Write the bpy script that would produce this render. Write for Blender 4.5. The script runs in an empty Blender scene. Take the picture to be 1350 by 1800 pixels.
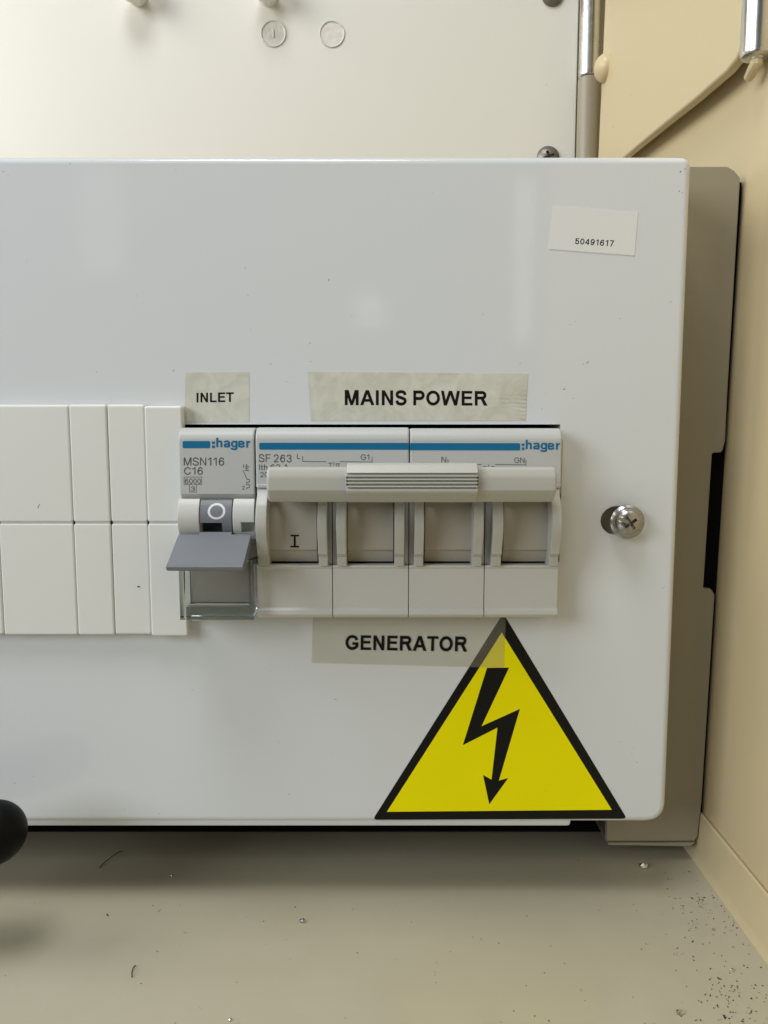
import bpy, bmesh, math, random
from mathutils import Vector, Matrix

random.seed(7)
S = 0.001                      # the scene is written in millimetres
sc = bpy.context.scene
C = sc.collection

# ------------------------------------------------------------------ camera
F_PX, CX, CY = 1400.0, 675.0, 900.0      # focal length in photo pixels
PITCH = math.atan(0.109)
CAM_Z = 122.0                            # height above the cabinet floor
cd = bpy.data.cameras.new('camera')
cd.sensor_fit = 'HORIZONTAL'
cd.sensor_width = 36.0
cd.lens = 36.0 * F_PX / 1350.0
cd.clip_start = 0.005
cd.clip_end = 50.0
cam = bpy.data.objects.new('camera', cd)
C.objects.link(cam)
cam.location = (0, 0, CAM_Z * S)
cam.rotation_euler = (math.radians(90) - PITCH, 0, 0)
sc.camera = cam

# ------------------------------------------------------------------ light
w = bpy.data.worlds.new('World')
sc.world = w
w.use_nodes = True
bg = w.node_tree.nodes['Background']
bg.inputs[0].default_value = (0.84, 0.93, 1.0, 1)
bg.inputs[1].default_value = 0.055


def area(name, loc, target, size, power, col, size_y=None):
    l = bpy.data.lights.new(name, 'AREA')
    l.energy = power
    l.color = col
    l.size = size
    if size_y:
        l.shape = 'RECTANGLE'
        l.size_y = size_y
    o = bpy.data.objects.new(name, l)
    C.objects.link(o)
    o.location = loc
    d = Vector(target) - Vector(loc)
    o.rotation_euler = d.to_track_quat('-Z', 'Y').to_euler()
    return o


area('key_lamp', (-0.43, 0.18, 0.42), (0.0, 0.32, 0.12), 0.28, 1.15, (1.0, 0.97, 0.90))
area('top_lamp', (-0.12, 0.0, 0.75), (0.0, 0.17, 0.05), 0.24, 1.95, (0.97, 0.985, 1.0))
area('front_lamp', (-0.78, -0.45, 0.46), (0.0, 0.2, 0.08), 0.5, 4.9, (0.91, 0.965, 1.0))
# three lights added behind the viewer for soft reflections in the glossy door
area('reflection_strip', (0.081, -0.09, 0.217), (0.081, 0.2, 0.217), 0.010, 0.0048, (1.0, 0.99, 0.96), 0.093)
area('reflection_strip', (-0.20, -0.20, 0.267), (-0.20, 0.2, 0.267), 0.030, 0.005, (1.0, 0.99, 0.97), 0.075)
area('reflection_spot', (-0.012, -0.30, 0.218), (-0.012, 0.2, 0.218), 0.026, 0.003, (1.0, 0.99, 0.96))

vs = sc.view_settings
vs.view_transform = 'Standard'
vs.look = 'None'
vs.exposure = 0.15
vs.gamma = 1.0
vs.use_curve_mapping = False

# ------------------------------------------------------------------ layout helper
sp, cp = math.sin(PITCH), math.cos(PITCH)


def P(px, py, Y):
    """point on the frontal plane at depth Y (mm) that a photo measurement refers to"""
    u = (px - CX) / F_PX
    v = -(py - CY) / F_PX
    dy = v * sp + cp
    dz = v * cp - sp
    t = Y / dy
    return (u * t, Y, CAM_Z + dz * t)


def Zp(py, Y):
    return P(CX, py, Y)[2]


def Xp(px, py, Y):
    return P(px, py, Y)[0]


# ------------------------------------------------------------------ materials
MATS = {}


def mat(name, col, rough=0.4, metal=0.0, spec=0.5, var=0.04, vscale=40.0, bump=0.0, bscale=400.0,
        specks=0.0, speck_scale=60.0, speck_col=(0.05, 0.045, 0.04), coat=0.0, rvar=0.0, trans=0.0, ior=1.45,
        stain=None):
    m = bpy.data.materials.new(name)
    m.use_nodes = True
    nt = m.node_tree
    N, L = nt.nodes, nt.links
    b = N['Principled BSDF']
    tc = N.new('ShaderNodeTexCoord')
    b.inputs['Roughness'].default_value = rough
    b.inputs['Metallic'].default_value = metal
    b.inputs['Specular IOR Level'].default_value = spec
    b.inputs['Coat Weight'].default_value = coat
    b.inputs['Transmission Weight'].default_value = trans
    b.inputs['IOR'].default_value = ior
    n1 = N.new('ShaderNodeTexNoise')
    n1.inputs['Scale'].default_value = vscale
    n1.inputs['Detail'].default_value = 4
    L.new(tc.outputs['Object'], n1.inputs['Vector'])
    mx = N.new('ShaderNodeMix')
    mx.data_type = 'RGBA'
    mx.inputs[6].default_value = (*[c * (1 - var) for c in col], 1)
    mx.inputs[7].default_value = (*[min(1, c * (1 + var)) for c in col], 1)
    L.new(n1.outputs['Fac'], mx.inputs[0])
    out = mx.outputs[2]
    if stain:
        scol, sscale, lo, hi, amount = stain
        n3 = N.new('ShaderNodeTexNoise')
        n3.inputs['Scale'].default_value = sscale
        n3.inputs['Detail'].default_value = 6
        n3.inputs['Roughness'].default_value = 0.6
        L.new(tc.outputs['Object'], n3.inputs['Vector'])
        mr = N.new('ShaderNodeMapRange')
        mr.inputs[1].default_value = lo
        mr.inputs[2].default_value = hi
        mr.inputs[4].default_value = amount
        L.new(n3.outputs['Fac'], mr.inputs[0])
        m3 = N.new('ShaderNodeMix')
        m3.data_type = 'RGBA'
        m3.inputs[7].default_value = (*scol, 1)
        L.new(mr.outputs[0], m3.inputs[0])
        L.new(out, m3.inputs[6])
        out = m3.outputs[2]
    if specks > 0:
        vo = N.new('ShaderNodeTexVoronoi')
        vo.inputs['Scale'].default_value = speck_scale
        vo.inputs['Randomness'].default_value = 1.0
        nd = N.new('ShaderNodeTexNoise')
        nd.inputs['Scale'].default_value = speck_scale * 6
        L.new(tc.outputs['Object'], nd.inputs['Vector'])
        va = N.new('ShaderNodeMix')
        va.data_type = 'VECTOR'
        va.inputs[0].default_value = 0.004
        L.new(tc.outputs['Object'], va.inputs[4])
        L.new(nd.outputs['Color'], va.inputs[5])
        L.new(va.outputs[1], vo.inputs['Vector'])
        # the size of a speck follows its cell's random colour, so most cells have none
        sep = N.new('ShaderNodeSeparateColor')
        L.new(vo.outputs['Color'], sep.inputs[0])
        th = N.new('ShaderNodeMapRange')
        th.inputs[1].default_value = 0.45
        th.inputs[2].default_value = 1.0
        th.inputs[3].default_value = 0.0
        th.inputs[4].default_value = specks
        L.new(sep.outputs[0], th.inputs[0])
        lt = N.new('ShaderNodeMath')
        lt.operation = 'LESS_THAN'
        L.new(vo.outputs['Distance'], lt.inputs[0])
        L.new(th.outputs[0], lt.inputs[1])
        sf = N.new('ShaderNodeMath')
        sf.operation = 'MULTIPLY'
        L.new(lt.outputs[0], sf.inputs[0])
        L.new(sep.outputs[1], sf.inputs[1])
        m2 = N.new('ShaderNodeMix')
        m2.data_type = 'RGBA'
        m2.inputs[7].default_value = (*speck_col, 1)
        L.new(sf.outputs[0], m2.inputs[0])
        L.new(out, m2.inputs[6])
        out = m2.outputs[2]
    L.new(out, b.inputs['Base Color'])
    if rvar > 0:
        n4 = N.new('ShaderNodeTexNoise')
        n4.inputs['Scale'].default_value = vscale * 0.7
        n4.inputs['Detail'].default_value = 5
        L.new(tc.outputs['Object'], n4.inputs['Vector'])
        r = N.new('ShaderNodeMapRange')
        r.inputs[3].default_value = max(0.0, rough - rvar)
        r.inputs[4].default_value = rough + rvar
        L.new(n4.outputs['Fac'], r.inputs[0])
        L.new(r.outputs[0], b.inputs['Roughness'])
    if bump > 0:
        n2 = N.new('ShaderNodeTexNoise')
        n2.inputs['Scale'].default_value = bscale
        n2.inputs['Detail'].default_value = 3
        L.new(tc.outputs['Object'], n2.inputs['Vector'])
        bp = N.new('ShaderNodeBump')
        bp.inputs['Strength'].default_value = bump
        bp.inputs['Distance'].default_value = 0.0005
        L.new(n2.outputs['Fac'], bp.inputs['Height'])
        L.new(bp.outputs[0], b.inputs['Normal'])
    MATS[name] = m
    return m


mat('door_paint', (0.685, 0.71, 0.735), 0.085, spec=0.5, var=0.012, vscale=12, bump=0.03, bscale=500,
    specks=0.06, speck_scale=200, rvar=0.03)
mat('panel_white', (0.70, 0.685, 0.62), 0.38, var=0.03, vscale=9, bump=0.05, bscale=500, specks=0.05, speck_scale=180)
mat('cap_white', (0.66, 0.64, 0.58), 0.6, var=0.12, vscale=380, bump=0.8, bscale=420)
mat('knob_white', (0.78, 0.77, 0.72), 0.35)
mat('wall_beige', (0.62, 0.51, 0.31), 0.36, var=0.03, vscale=14, bump=0.06, bscale=300, specks=0.05, speck_scale=150,
    speck_col=(0.1, 0.08, 0.05), rvar=0.06)
mat('floor_paint', (0.44, 0.405, 0.305), 0.17, var=0.05, vscale=9, bump=0.05, bscale=220, specks=0.07, speck_scale=220,
    speck_col=(0.06, 0.05, 0.04), rvar=0.12, stain=((0.53, 0.50, 0.41), 22, .5, .72, .28))
mat('base_paint', (0.32, 0.285, 0.21), 0.36, var=0.03, vscale=25, bump=0.08, bscale=500)
mat('black_inside', (0.006, 0.006, 0.006), 0.9, spec=0.05)  # near-black; also stands in for shade under the door and beside the wall
mat('blank_plastic', (0.74, 0.745, 0.715), 0.33, var=0.02, vscale=20, bump=0.03, bscale=160, specks=0.035, speck_scale=200)
mat('breaker_plastic', (0.58, 0.58, 0.56), 0.38, var=0.02, vscale=60, bump=0.06, bscale=900)
mat('lever_plastic', (0.47, 0.47, 0.435), 0.36, var=0.02, vscale=60, bump=0.05, bscale=900)
mat('label_face', (0.50, 0.51, 0.505), 0.42, var=0.012, vscale=60)
mat('drum_plastic', (0.40, 0.37, 0.32), 0.42, var=0.03, vscale=80, bump=0.05, bscale=900)
mat('toggle_grey', (0.18, 0.195, 0.22), 0.42, var=0.04, vscale=90, bump=0.12, bscale=1200)
mat('toggle_dark', (0.03, 0.034, 0.04), 0.5)
mat('print_blue', (0.004, 0.15, 0.32), 0.4, var=0.03)
mat('print_grey', (0.075, 0.078, 0.082), 0.5, var=0.05)
mat('print_black', (0.006, 0.006, 0.006), 0.5, spec=0.2, var=0.1)
mat('print_white', (0.75, 0.76, 0.78), 0.4)
mat('sign_yellow', (0.92, 0.83, 0.0), 0.30, spec=0.15, var=0.035, vscale=60, specks=0.03, speck_scale=230)
mat('sign_black', (0.004, 0.004, 0.004), 0.3, spec=0.3, var=0.2, vscale=70, rvar=0.06)
mat('sticker_white', (0.76, 0.77, 0.77), 0.4, var=0.03, vscale=60, bump=0.05, bscale=200)
mat('steel', (0.40, 0.39, 0.37), 0.26, metal=1.0, var=0.1, vscale=200, rvar=0.1)
mat('screw_grey', (0.20, 0.19, 0.17), 0.42, metal=0.7, var=0.15, vscale=300, rvar=0.1)
mat('chrome', (0.66, 0.65, 0.61), 0.27, metal=1.0, var=0.12, vscale=160, rvar=0.09, stain=((0.4, 0.38, 0.33), 90, .52, .75, .6))
mat('recess_dark', (0.012, 0.011, 0.010), 0.6)
mat('black_rubber', (0.004, 0.004, 0.005), 0.45, spec=0.15, var=0.1)
mat('dirt', (0.09, 0.08, 0.065), 0.7, spec=0.1)
mat('swarf', (0.72, 0.70, 0.64), 0.2, metal=1.0, var=0.1)
mat('fleck_dark', (0.03, 0.026, 0.022), 0.5)
mat('fibre', (0.02, 0.018, 0.016), 0.6)
mat('clear_plastic', (1.0, 1.0, 1.0), 0.02, trans=1.0, ior=1.46, var=0.0)
_nt = MATS['clear_plastic'].node_tree
_va = _nt.nodes.new('ShaderNodeVolumeAbsorption')
_va.inputs[0].default_value = (0.45, 0.85, 0.86, 1)
_va.inputs[1].default_value = 32.0
_nt.links.new(_va.outputs[0], _nt.nodes['Material Output'].inputs['Volume'])


def tape_material(name, col, fac):
    m = bpy.data.materials.new(name)
    m.use_nodes = True
    nt = m.node_tree
    N, L = nt.nodes, nt.links
    b = N['Principled BSDF']
    o = N['Material Output']
    tc = N.new('ShaderNodeTexCoord')
    n = N.new('ShaderNodeTexNoise')
    n.inputs['Scale'].default_value = 170
    n.inputs['Detail'].default_value = 7
    n.inputs['Roughness'].default_value = 0.7
    n.inputs['Distortion'].default_value = 1.2
    L.new(tc.outputs['Object'], n.inputs['Vector'])
    wv = N.new('ShaderNodeTexWave')
    wv.wave_type = 'RINGS'
    wv.inputs['Scale'].default_value = 330
    wv.inputs['Distortion'].default_value = 2.5
    wv.inputs['Detail'].default_value = 1.5
    L.new(tc.outputs['Object'], wv.inputs['Vector'])
    n2 = N.new('ShaderNodeTexNoise')
    n2.inputs['Scale'].default_value = 55
    L.new(tc.outputs['Object'], n2.inputs['Vector'])
    pm = N.new('ShaderNodeMapRange')           # finger marks only in patches
    pm.inputs[1].default_value = 0.56
    pm.inputs[2].default_value = 0.66
    L.new(n2.outputs['Fac'], pm.inputs[0])
    mu = N.new('ShaderNodeMath')
    mu.operation = 'MULTIPLY'
    L.new(wv.outputs['Fac'], mu.inputs[0])
    L.new(pm.outputs[0], mu.inputs[1])
    ad = N.new('ShaderNodeMath')
    ad.operation = 'MULTIPLY_ADD'
    ad.inputs[1].default_value = 0.30
    L.new(mu.outputs[0], ad.inputs[0])
    L.new(n.outputs['Fac'], ad.inputs[2])
    mr = N.new('ShaderNodeMapRange')
    mr.inputs[1].default_value = 0.3
    mr.inputs[2].default_value = 0.95
    L.new(ad.outputs[0], mr.inputs[0])
    mx = N.new('ShaderNodeMix')
    mx.data_type = 'RGBA'
    mx.inputs[6].default_value = (*col, 1)
    mx.inputs[7].default_value = (col[0] * .62, col[1] * .61, col[2] * .52, 1)
    L.new(mr.outputs[0], mx.inputs[0])
    L.new(mx.outputs[2], b.inputs['Base Color'])
    b.inputs['Roughness'].default_value = 0.3
    bp = N.new('ShaderNodeBump')
    bp.inputs['Strength'].default_value = 0.3
    bp.inputs['Distance'].default_value = 0.0003
    L.new(ad.outputs[0], bp.inputs['Height'])
    L.new(bp.outputs[0], b.inputs['Normal'])
    t = N.new('ShaderNodeBsdfTransparent')
    t.inputs[0].default_value = (0.99, 0.988, 0.965, 1)
    ms = N.new('ShaderNodeMixShader')
    ms.inputs[0].default_value = fac
    L.new(t.outputs[0], ms.inputs[1])
    L.new(b.outputs[0], ms.inputs[2])
    L.new(ms.outputs[0], o.inputs['Surface'])
    MATS[name] = m


tape_material('tape', (0.84, 0.84, 0.765), 0.78)
tape_material('tape_thin', (0.58, 0.545, 0.44), 0.13)


# ------------------------------------------------------------------ object helpers
def tag(o, label=None, cat=None, group=None, kind=None):
    if label:
        o['label'] = label
    if cat:
        o['category'] = cat
    if group:
        o['group'] = group
    if kind:
        o['kind'] = kind
    return o


def thing(name, loc, label, cat, group=None):
    o = bpy.data.objects.new(name, None)
    o.empty_display_size = 0.01
    C.objects.link(o)
    o.location = [c * S for c in loc]
    return tag(o, label, cat, group)


def world_loc(o):
    v = Vector((0, 0, 0))
    while o:
        v += o.location
        o = o.parent
    return v


def finish(bm, angle=35):
    bmesh.ops.remove_doubles(bm, verts=bm.verts, dist=1e-4)
    bmesh.ops.recalc_face_normals(bm, faces=bm.faces)
    for f in bm.faces:
        f.smooth = True
    for e in bm.edges:
        e.smooth = not (len(e.link_faces) == 2 and e.calc_face_angle(0) > math.radians(angle))


def obj(name, bm, material, parent=None, angle=35, origin=None, fin=True):
    """bm is in world millimetres; the object's origin is its parent's, or `origin`"""
    if fin:
        finish(bm, angle)
    if origin is None:
        if parent:
            origin = Vector((0, 0, 0))
            org_w = world_loc(parent)
        else:
            zs = [v.co for v in bm.verts]
            org_w = Vector((sum(c.x for c in zs) / len(zs), sum(c.y for c in zs) / len(zs), min(c.z for c in zs))) * S
    else:
        org_w = Vector(origin) * S
    for v in bm.verts:
        v.co = v.co * S - org_w
    me = bpy.data.meshes.new(name)
    bm.to_mesh(me)
    bm.free()
    me.materials.append(MATS[material])
    o = bpy.data.objects.new(name, me)
    C.objects.link(o)
    if fin:
        wn = o.modifiers.new('weighted_normal', 'WEIGHTED_NORMAL')
        wn.keep_sharp = True
        wn.weight = 60
    if parent:
        o.parent = parent
        o.location = org_w - world_loc(parent)
    else:
        o.location = org_w
    return o


def box(x0, x1, y0, y1, z0, z1, bev=0.0, seg=2, bm=None):
    b = bmesh.new()
    bmesh.ops.create_cube(b, size=1)
    for v in b.verts:
        v.co = Vector((x0 + (v.co.x + .5) * (x1 - x0), y0 + (v.co.y + .5) * (y1 - y0), z0 + (v.co.z + .5) * (z1 - z0)))
    if bev:
        bmesh.ops.bevel(b, geom=b.edges[:], offset=bev, segments=seg, profile=.5, affect='EDGES')
    return merge(bm, b)


def merge(bm, b):
    if bm is None:
        return b
    me = bpy.data.meshes.new('tmp')
    b.to_mesh(me)
    b.free()
    bm.from_mesh(me)
    bpy.data.meshes.remove(me)
    return bm


def extr_x(prof, x0, x1, bev=0.0, seg=2, bm=None, taper=None):
    """profile [(y, z)] extruded along X; bev rounds the two end outlines"""
    b = bmesh.new()
    A = [b.verts.new((x0, y, z)) for y, z in prof]
    B = [b.verts.new((x1, y, z)) for y, z in prof]
    n = len(prof)
    fa = b.faces.new(A)
    fb = b.faces.new(B[::-1])
    for i in range(n):
        b.faces.new((A[i], A[(i + 1) % n], B[(i + 1) % n], B[i]))
    bmesh.ops.recalc_face_normals(b, faces=b.faces)
    if bev:
        es = list({e for f in (fa, fb) for e in f.edges})
        bmesh.ops.bevel(b, geom=es, offset=bev, segments=seg, profile=.5, affect='EDGES')
    return merge(bm, b)


def extr_y(poly, y0, y1, bev=0.0, seg=3, bm=None, front_only=True):
    """polygon [(x, z)] extruded along Y; bev rounds the edge of the face at y0 (towards the viewer)"""
    b = bmesh.new()
    A = [b.verts.new((x, y0, z)) for x, z in poly]
    B = [b.verts.new((x, y1, z)) for x, z in poly]
    n = len(poly)
    fa = b.faces.new(A)
    fb = b.faces.new(B[::-1])
    for i in range(n):
        b.faces.new((A[i], A[(i + 1) % n], B[(i + 1) % n], B[i]))
    bmesh.ops.recalc_face_normals(b, faces=b.faces)
    if bev:
        es = list(fa.edges) + ([] if front_only else list(fb.edges))
        bmesh.ops.bevel(b, geom=es, offset=bev, segments=seg, profile=.5, affect='EDGES')
    return merge(bm, b)


def rounded(poly, radii, seg=6):
    """round the corners of a polygon"""
    out = []
    n = len(poly)
    for i, p in enumerate(poly):
        r = radii[i] if isinstance(radii, (list, tuple)) else radii
        if r <= 0:
            out.append(tuple(p))
            continue
        a = Vector(poly[i - 1]) - Vector(p)
        c = Vector(poly[(i + 1) % n]) - Vector(p)
        la, lc = a.length, c.length
        a.normalize()
        c.normalize()
        half = a.angle(c) / 2
        d = min(r / math.tan(half), la * .49, lc * .49)
        p0, p1 = Vector(p) + a * d, Vector(p) + c * d
        for k in range(seg + 1):
            t = k / seg
            q = p0 * (1 - t) ** 2 + Vector(p) * 2 * t * (1 - t) + p1 * t * t
            out.append((q.x, q.y))
    return out


def lathe(prof, centre, axis, seg=32, bm=None):
    """profile [(radius, height along axis)]"""
    b = bmesh.new()
    ax = Vector(axis).normalized()
    q = ax.to_track_quat('Z', 'Y')
    rings = []
    for r, h in prof:
        if r < 1e-6:
            rings.append([b.verts.new(Vector(centre) + ax * h)])
        else:
            rings.append([b.verts.new(Vector(centre) + q @ Vector((r * math.cos(2 * math.pi * k / seg), r * math.sin(2 * math.pi * k / seg), h))) for k in range(seg)])
    for A, B in zip(rings, rings[1:]):
        for k in range(seg):
            j = (k + 1) % seg
            if len(A) == 1 and len(B) == 1:
                continue
            if len(A) == 1:
                b.faces.new((A[0], B[j], B[k]))
            elif len(B) == 1:
                b.faces.new((A[k], A[j], B[0]))
            else:
                b.faces.new((A[k], A[j], B[j], B[k]))
    return merge(bm, b)


def tube(pts, r, seg=10, bm=None):
    b = bmesh.new()
    pts = [Vector(p) for p in pts]
    rings = []
    for i, p in enumerate(pts):
        d = (pts[min(i + 1, len(pts) - 1)] - pts[max(i - 1, 0)]).normalized()
        q = d.to_track_quat('Z', 'Y')
        rr = r[i] if isinstance(r, (list, tuple)) else r
        rings.append([b.verts.new(p + q @ Vector((rr * math.cos(2 * math.pi * k / seg), rr * math.sin(2 * math.pi * k / seg), 0))) for k in range(seg)])
    for A, B in zip(rings, rings[1:]):
        for k in range(seg):
            j = (k + 1) % seg
            b.faces.new((A[k], A[j], B[j], B[k]))
    b.faces.new(rings[0][::-1])
    b.faces.new(rings[-1])
    return merge(bm, b)


def cut(bm, cutters):
    """boolean difference, all in millimetres"""
    def tmp(b):
        bmesh.ops.recalc_face_normals(b, faces=b.faces)
        me = bpy.data.meshes.new('tmp')
        b.to_mesh(me)
        b.free()
        o = bpy.data.objects.new('tmp', me)
        C.objects.link(o)
        return o
    base = tmp(bm)
    cs = [tmp(c) for c in cutters]
    for c in cs:
        md = base.modifiers.new('cut', 'BOOLEAN')
        md.operation = 'DIFFERENCE'
        md.solver = 'EXACT'
        md.object = c
    dg = bpy.context.evaluated_depsgraph_get()
    dg.update()
    me = bpy.data.meshes.new_from_object(base.evaluated_get(dg))
    out = bmesh.new()
    out.from_mesh(me)
    bpy.data.meshes.remove(me)
    for o in [base] + cs:
        m_ = o.data
        bpy.data.objects.remove(o)
        bpy.data.meshes.remove(m_)
    return out


def arc(cy, cz, r, a0, a1, n=10):
    """points (y, z) on a circle in the side view; angle 0 faces the viewer, 90 faces up"""
    return [(cy - r * math.cos(math.radians(a0 + (a1 - a0) * k / n)), cz + r * math.sin(math.radians(a0 + (a1 - a0) * k / n))) for k in range(n + 1)]


def crom(pts, n=6):
    """smooth curve through points"""
    out = []
    q = [pts[0]] + list(pts) + [pts[-1]]
    for i in range(1, len(q) - 2):
        p0, p1, p2, p3 = [Vector(c) for c in q[i - 1:i + 3]]
        for k in range(n):
            t = k / n
            out.append(.5 * ((2 * p1) + (p2 - p0) * t + (2 * p0 - 5 * p1 + 4 * p2 - p3) * t * t + (3 * p1 - p0 - 3 * p2 + p3) * t ** 3))
    out.append(Vector(pts[-1]))
    return out


def ell(cx, cy, rx, ry, a0=0, a1=360, n=28):
    return [Vector((cx + rx * math.cos(math.radians(a0 + (a1 - a0) * k / n)), cy + ry * math.sin(math.radians(a0 + (a1 - a0) * k / n)))) for k in range(n + 1)]


def glyph(ch, w):
    """(polygons, strokes, advance ink width, left and right bearing) of a plain grotesque letter, cap height 1, stem w"""
    h, hb = w / 2, w * .88
    R = lambda a, b, c, d: [(a, b), (c, b), (c, d), (a, d)]
    pol, stk = [], []
    lb = rb = .105

    def box_path(W, pts, lo=0.0, hi=1.0):
        return crom([(h + u * (W - w), lo + h + v * (hi - lo - w)) for u, v in pts])
    if ch == ' ':
        return [], [], .30, 0, 0
    if ch == 'I':
        W = w
        pol = [R(0, 0, w, 1)]
    elif ch == 'N':
        W = .80
        pol = [R(0, 0, w, 1), R(W - w, 0, W, 1), [(0, 1), (w * 1.02, 1), (W, 0), (W - w * 1.02, 0)]]
    elif ch == 'L':
        W = .70
        pol = [R(0, 0, w, 1), R(0, 0, W, hb)]
        rb = .05
    elif ch == 'E':
        W = .76
        pol = [R(0, 0, w, 1), R(0, 0, W, hb), R(0, 1 - hb, W * .98, 1), R(0, .53 - hb / 2, W * .92, .53 + hb / 2)]
        rb = .06
    elif ch == 'F':
        W = .68
        pol = [R(0, 0, w, 1), R(0, 1 - hb, W, 1), R(0, .52 - hb / 2, W * .88, .52 + hb / 2)]
        rb = .05
    elif ch == 'T':
        W = .82
        pol = [R(W / 2 - h, 0, W / 2 + h, 1), R(0, 1 - hb, W, 1)]
        lb = rb = .03
    elif ch == 'M':
        W = .98
        pol = [R(0, 0, w, 1), R(W - w, 0, W, 1), [(0, 1), (w * 1.35, 1), (W / 2 + h * .85, 0), (W / 2 - h * .85, 0)], [(W, 1), (W - w * 1.35, 1), (W / 2 - h * .85, 0), (W / 2 + h * .85, 0)]]
    elif ch == 'A':
        W = 1.0
        pol = [[(0, 0), (w * 1.1, 0), (W / 2 + h * 1.0, 1), (W / 2 - h * 1.15, 1)], [(W, 0), (W - w * 1.1, 0), (W / 2 - h * 1.0, 1), (W / 2 + h * 1.15, 1)], R(.22, .23, W - .22, .23 + hb)]
        lb = rb = .0
    elif ch == 'W':
        W = 1.34
        k = w * 1.02
        pol = [[(0, 1), (k, 1), (.31 + k * .5, 0), (.31 - k * .5, 0)], [(.67 - k * .52, 1), (.67 + k * .52, 1), (.31 + k * .5, 0), (.31 - k * .5, 0)],
               [(.67 - k * .52, 1), (.67 + k * .52, 1), (W - .31 + k * .5, 0), (W - .31 - k * .5, 0)], [(W, 1), (W - k, 1), (W - .31 - k * .5, 0), (W - .31 + k * .5, 0)]]
        lb = rb = .01
    elif ch in 'PR':
        W = .80 if ch == 'P' else .90
        Wb = .80 if ch == 'P' else .82
        lo = .36 if ch == 'P' else .42
        rr = (1 - lo - w) / 2
        pol = [R(0, 0, w, 1)]
        stk = [[Vector((h, 1 - h)), Vector((Wb - h - rr, 1 - h))] + ell(Wb - h - rr, lo + h + rr, rr, rr, 85, -85, 14) + [Vector((Wb - h - rr, lo + h)), Vector((h, lo + h))]]
        if ch == 'R':
            pol.append([(.36, lo + w * .7), (.36 + w * 1.15, lo + w * .7), (W, 0), (W - w * 1.25, 0)])
        rb = .05
    elif ch in 'O0':
        W = .97 if ch == 'O' else .70
        stk = [ell(W / 2, .5, W / 2 - h, .51 - h)]
        lb = rb = .06
    elif ch == 'S':
        W = .80
        stk = [box_path(W, [(.99, .74), (.88, .93), (.65, 1.01), (.35, 1.01), (.09, .91), (.03, .75), (.13, .61), (.40, .535), (.66, .47), (.91, .38), (.99, .24), (.90, .08), (.66, -.01), (.35, -.01), (.1, .07), (0, .27)])]
        lb = rb = .055
    elif ch in 'GC':
        W = .93 if ch == 'G' else .88
        pts = [(.97, .72), (.85, .92), (.62, 1.01), (.4, 1.01), (.14, .88), (0, .62), (0, .38), (.14, .12), (.4, -.01), (.64, -.01), (.86, .08), (1.0, .22)]
        if ch == 'C':
            pts[-2:] = [(.87, .1), (.99, .33)]
            stk = [box_path(W, pts)]
        else:
            stk = [box_path(W, pts) + [Vector((W - h, .52))]]
            pol = [R(.52 * W, .52 - hb, W, .52)]
        lb = rb = .06
    elif ch == '1':
        W = .42
        pol = [R(W - w, 0, W, 1), [(0, .80), (0, .80 - w * .9), (W - w * .2, .98 - w * .5), (W - w * .2, 1), (W - w * .75, 1)]]
        lb, rb = .12, .16
    elif ch == '2':
        W = .70
        stk = [box_path(W, [(.0, .72), (.12, .92), (.38, 1.01), (.62, 1.01), (.92, .89), (.97, .72), (.85, .53), (.5, .27), (.06, -.02)])]
        pol = [R(0, 0, W, hb)]
    elif ch == '3':
        W = .70
        stk = [box_path(W, [(.02, .76), (.15, .94), (.4, 1.01), (.62, 1.01), (.88, .92), (.94, .76), (.84, .6), (.6, .535), (.38, .535)]), box_path(W, [(.38, .535), (.65, .53), (.9, .44), (1, .26), (.88, .08), (.62, -.01), (.38, -.01), (.14, .07), (0, .26)])]
    elif ch == '4':
        W = .76
        pol = [R(W - .14 - w, 0, W - .14, 1), R(0, .22, W, .22 + hb), [(0, .22 + hb * .2), (w * 1.1, .22 + hb * .4), (W - .14, 1), (W - .14 - w * 1.0, 1)]]
        lb = rb = .05
    elif ch == '5':
        W = .70
        stk = [box_path(W, [(.08, .45), (.3, .60), (.55, .64), (.85, .53), (1, .31), (.88, .09), (.6, -.01), (.36, -.01), (.12, .08), (0, .25)])]
        pol = [R(.12, 1 - hb, W * .94, 1), [(.10, 1), (.10 + w, 1), (.04 + w * .95, .44), (.03, .44)]]
    elif ch in '69':
        W = .70
        pts = [(.97, .76), (.84, .94), (.58, 1.01), (.34, .97), (.11, .78), (.0, .5), (.0, .3), (.13, .08), (.4, -.01), (.62, -.01), (.89, .1), (1, .3), (.89, .5), (.62, .6), (.4, .6), (.14, .49), (.02, .32)]
        if ch == '9':
            pts = [(1 - a, 1 - b) for a, b in pts]
        stk = [box_path(W, pts)]
    elif ch == '7':
        W = .68
        pol = [R(0, 1 - hb, W, 1), [(.17, 0), (.17 + w * 1.05, 0), (W, 1 - hb * .5), (W - w * 1.1, 1 - hb * .5)]]
    elif ch == 'h':
        W = .56
        pol = [R(0, 0, w, 1), R(W - w, 0, W, .44)]
        stk = [crom([(h, .40), (.12, .56), (.27, .72 - h), (.42, .70 - h), (W - h, .50), (W - h, .40)])]
    elif ch == 't':
        W = .36
        pol = [R(.09, .16, .09 + w, .94), R(0, .72 - hb, W, .72)]
        stk = [crom([(.09 + h, .18), (.15 + h, h), (W, h * .95)])]
        lb = rb = .04
    elif ch == 'a':
        W = .60
        pol = [R(W - w - .03, 0, W - .03, .50)]
        stk = [crom([(.05, .50), (.11, .62 - h * .3), (.27, .735 - h), (.42, .71 - h), (W - .03 - h, .52), (W - .03 - h, .42)]), crom([(W - .05 - h, .40), (.30, .36), (.11, .30 - h * .2), (h - .005, .19), (.11, h * .95), (.27, h * .85), (.44, .10 + h * .4), (W - .04 - h, .28)])]
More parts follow.
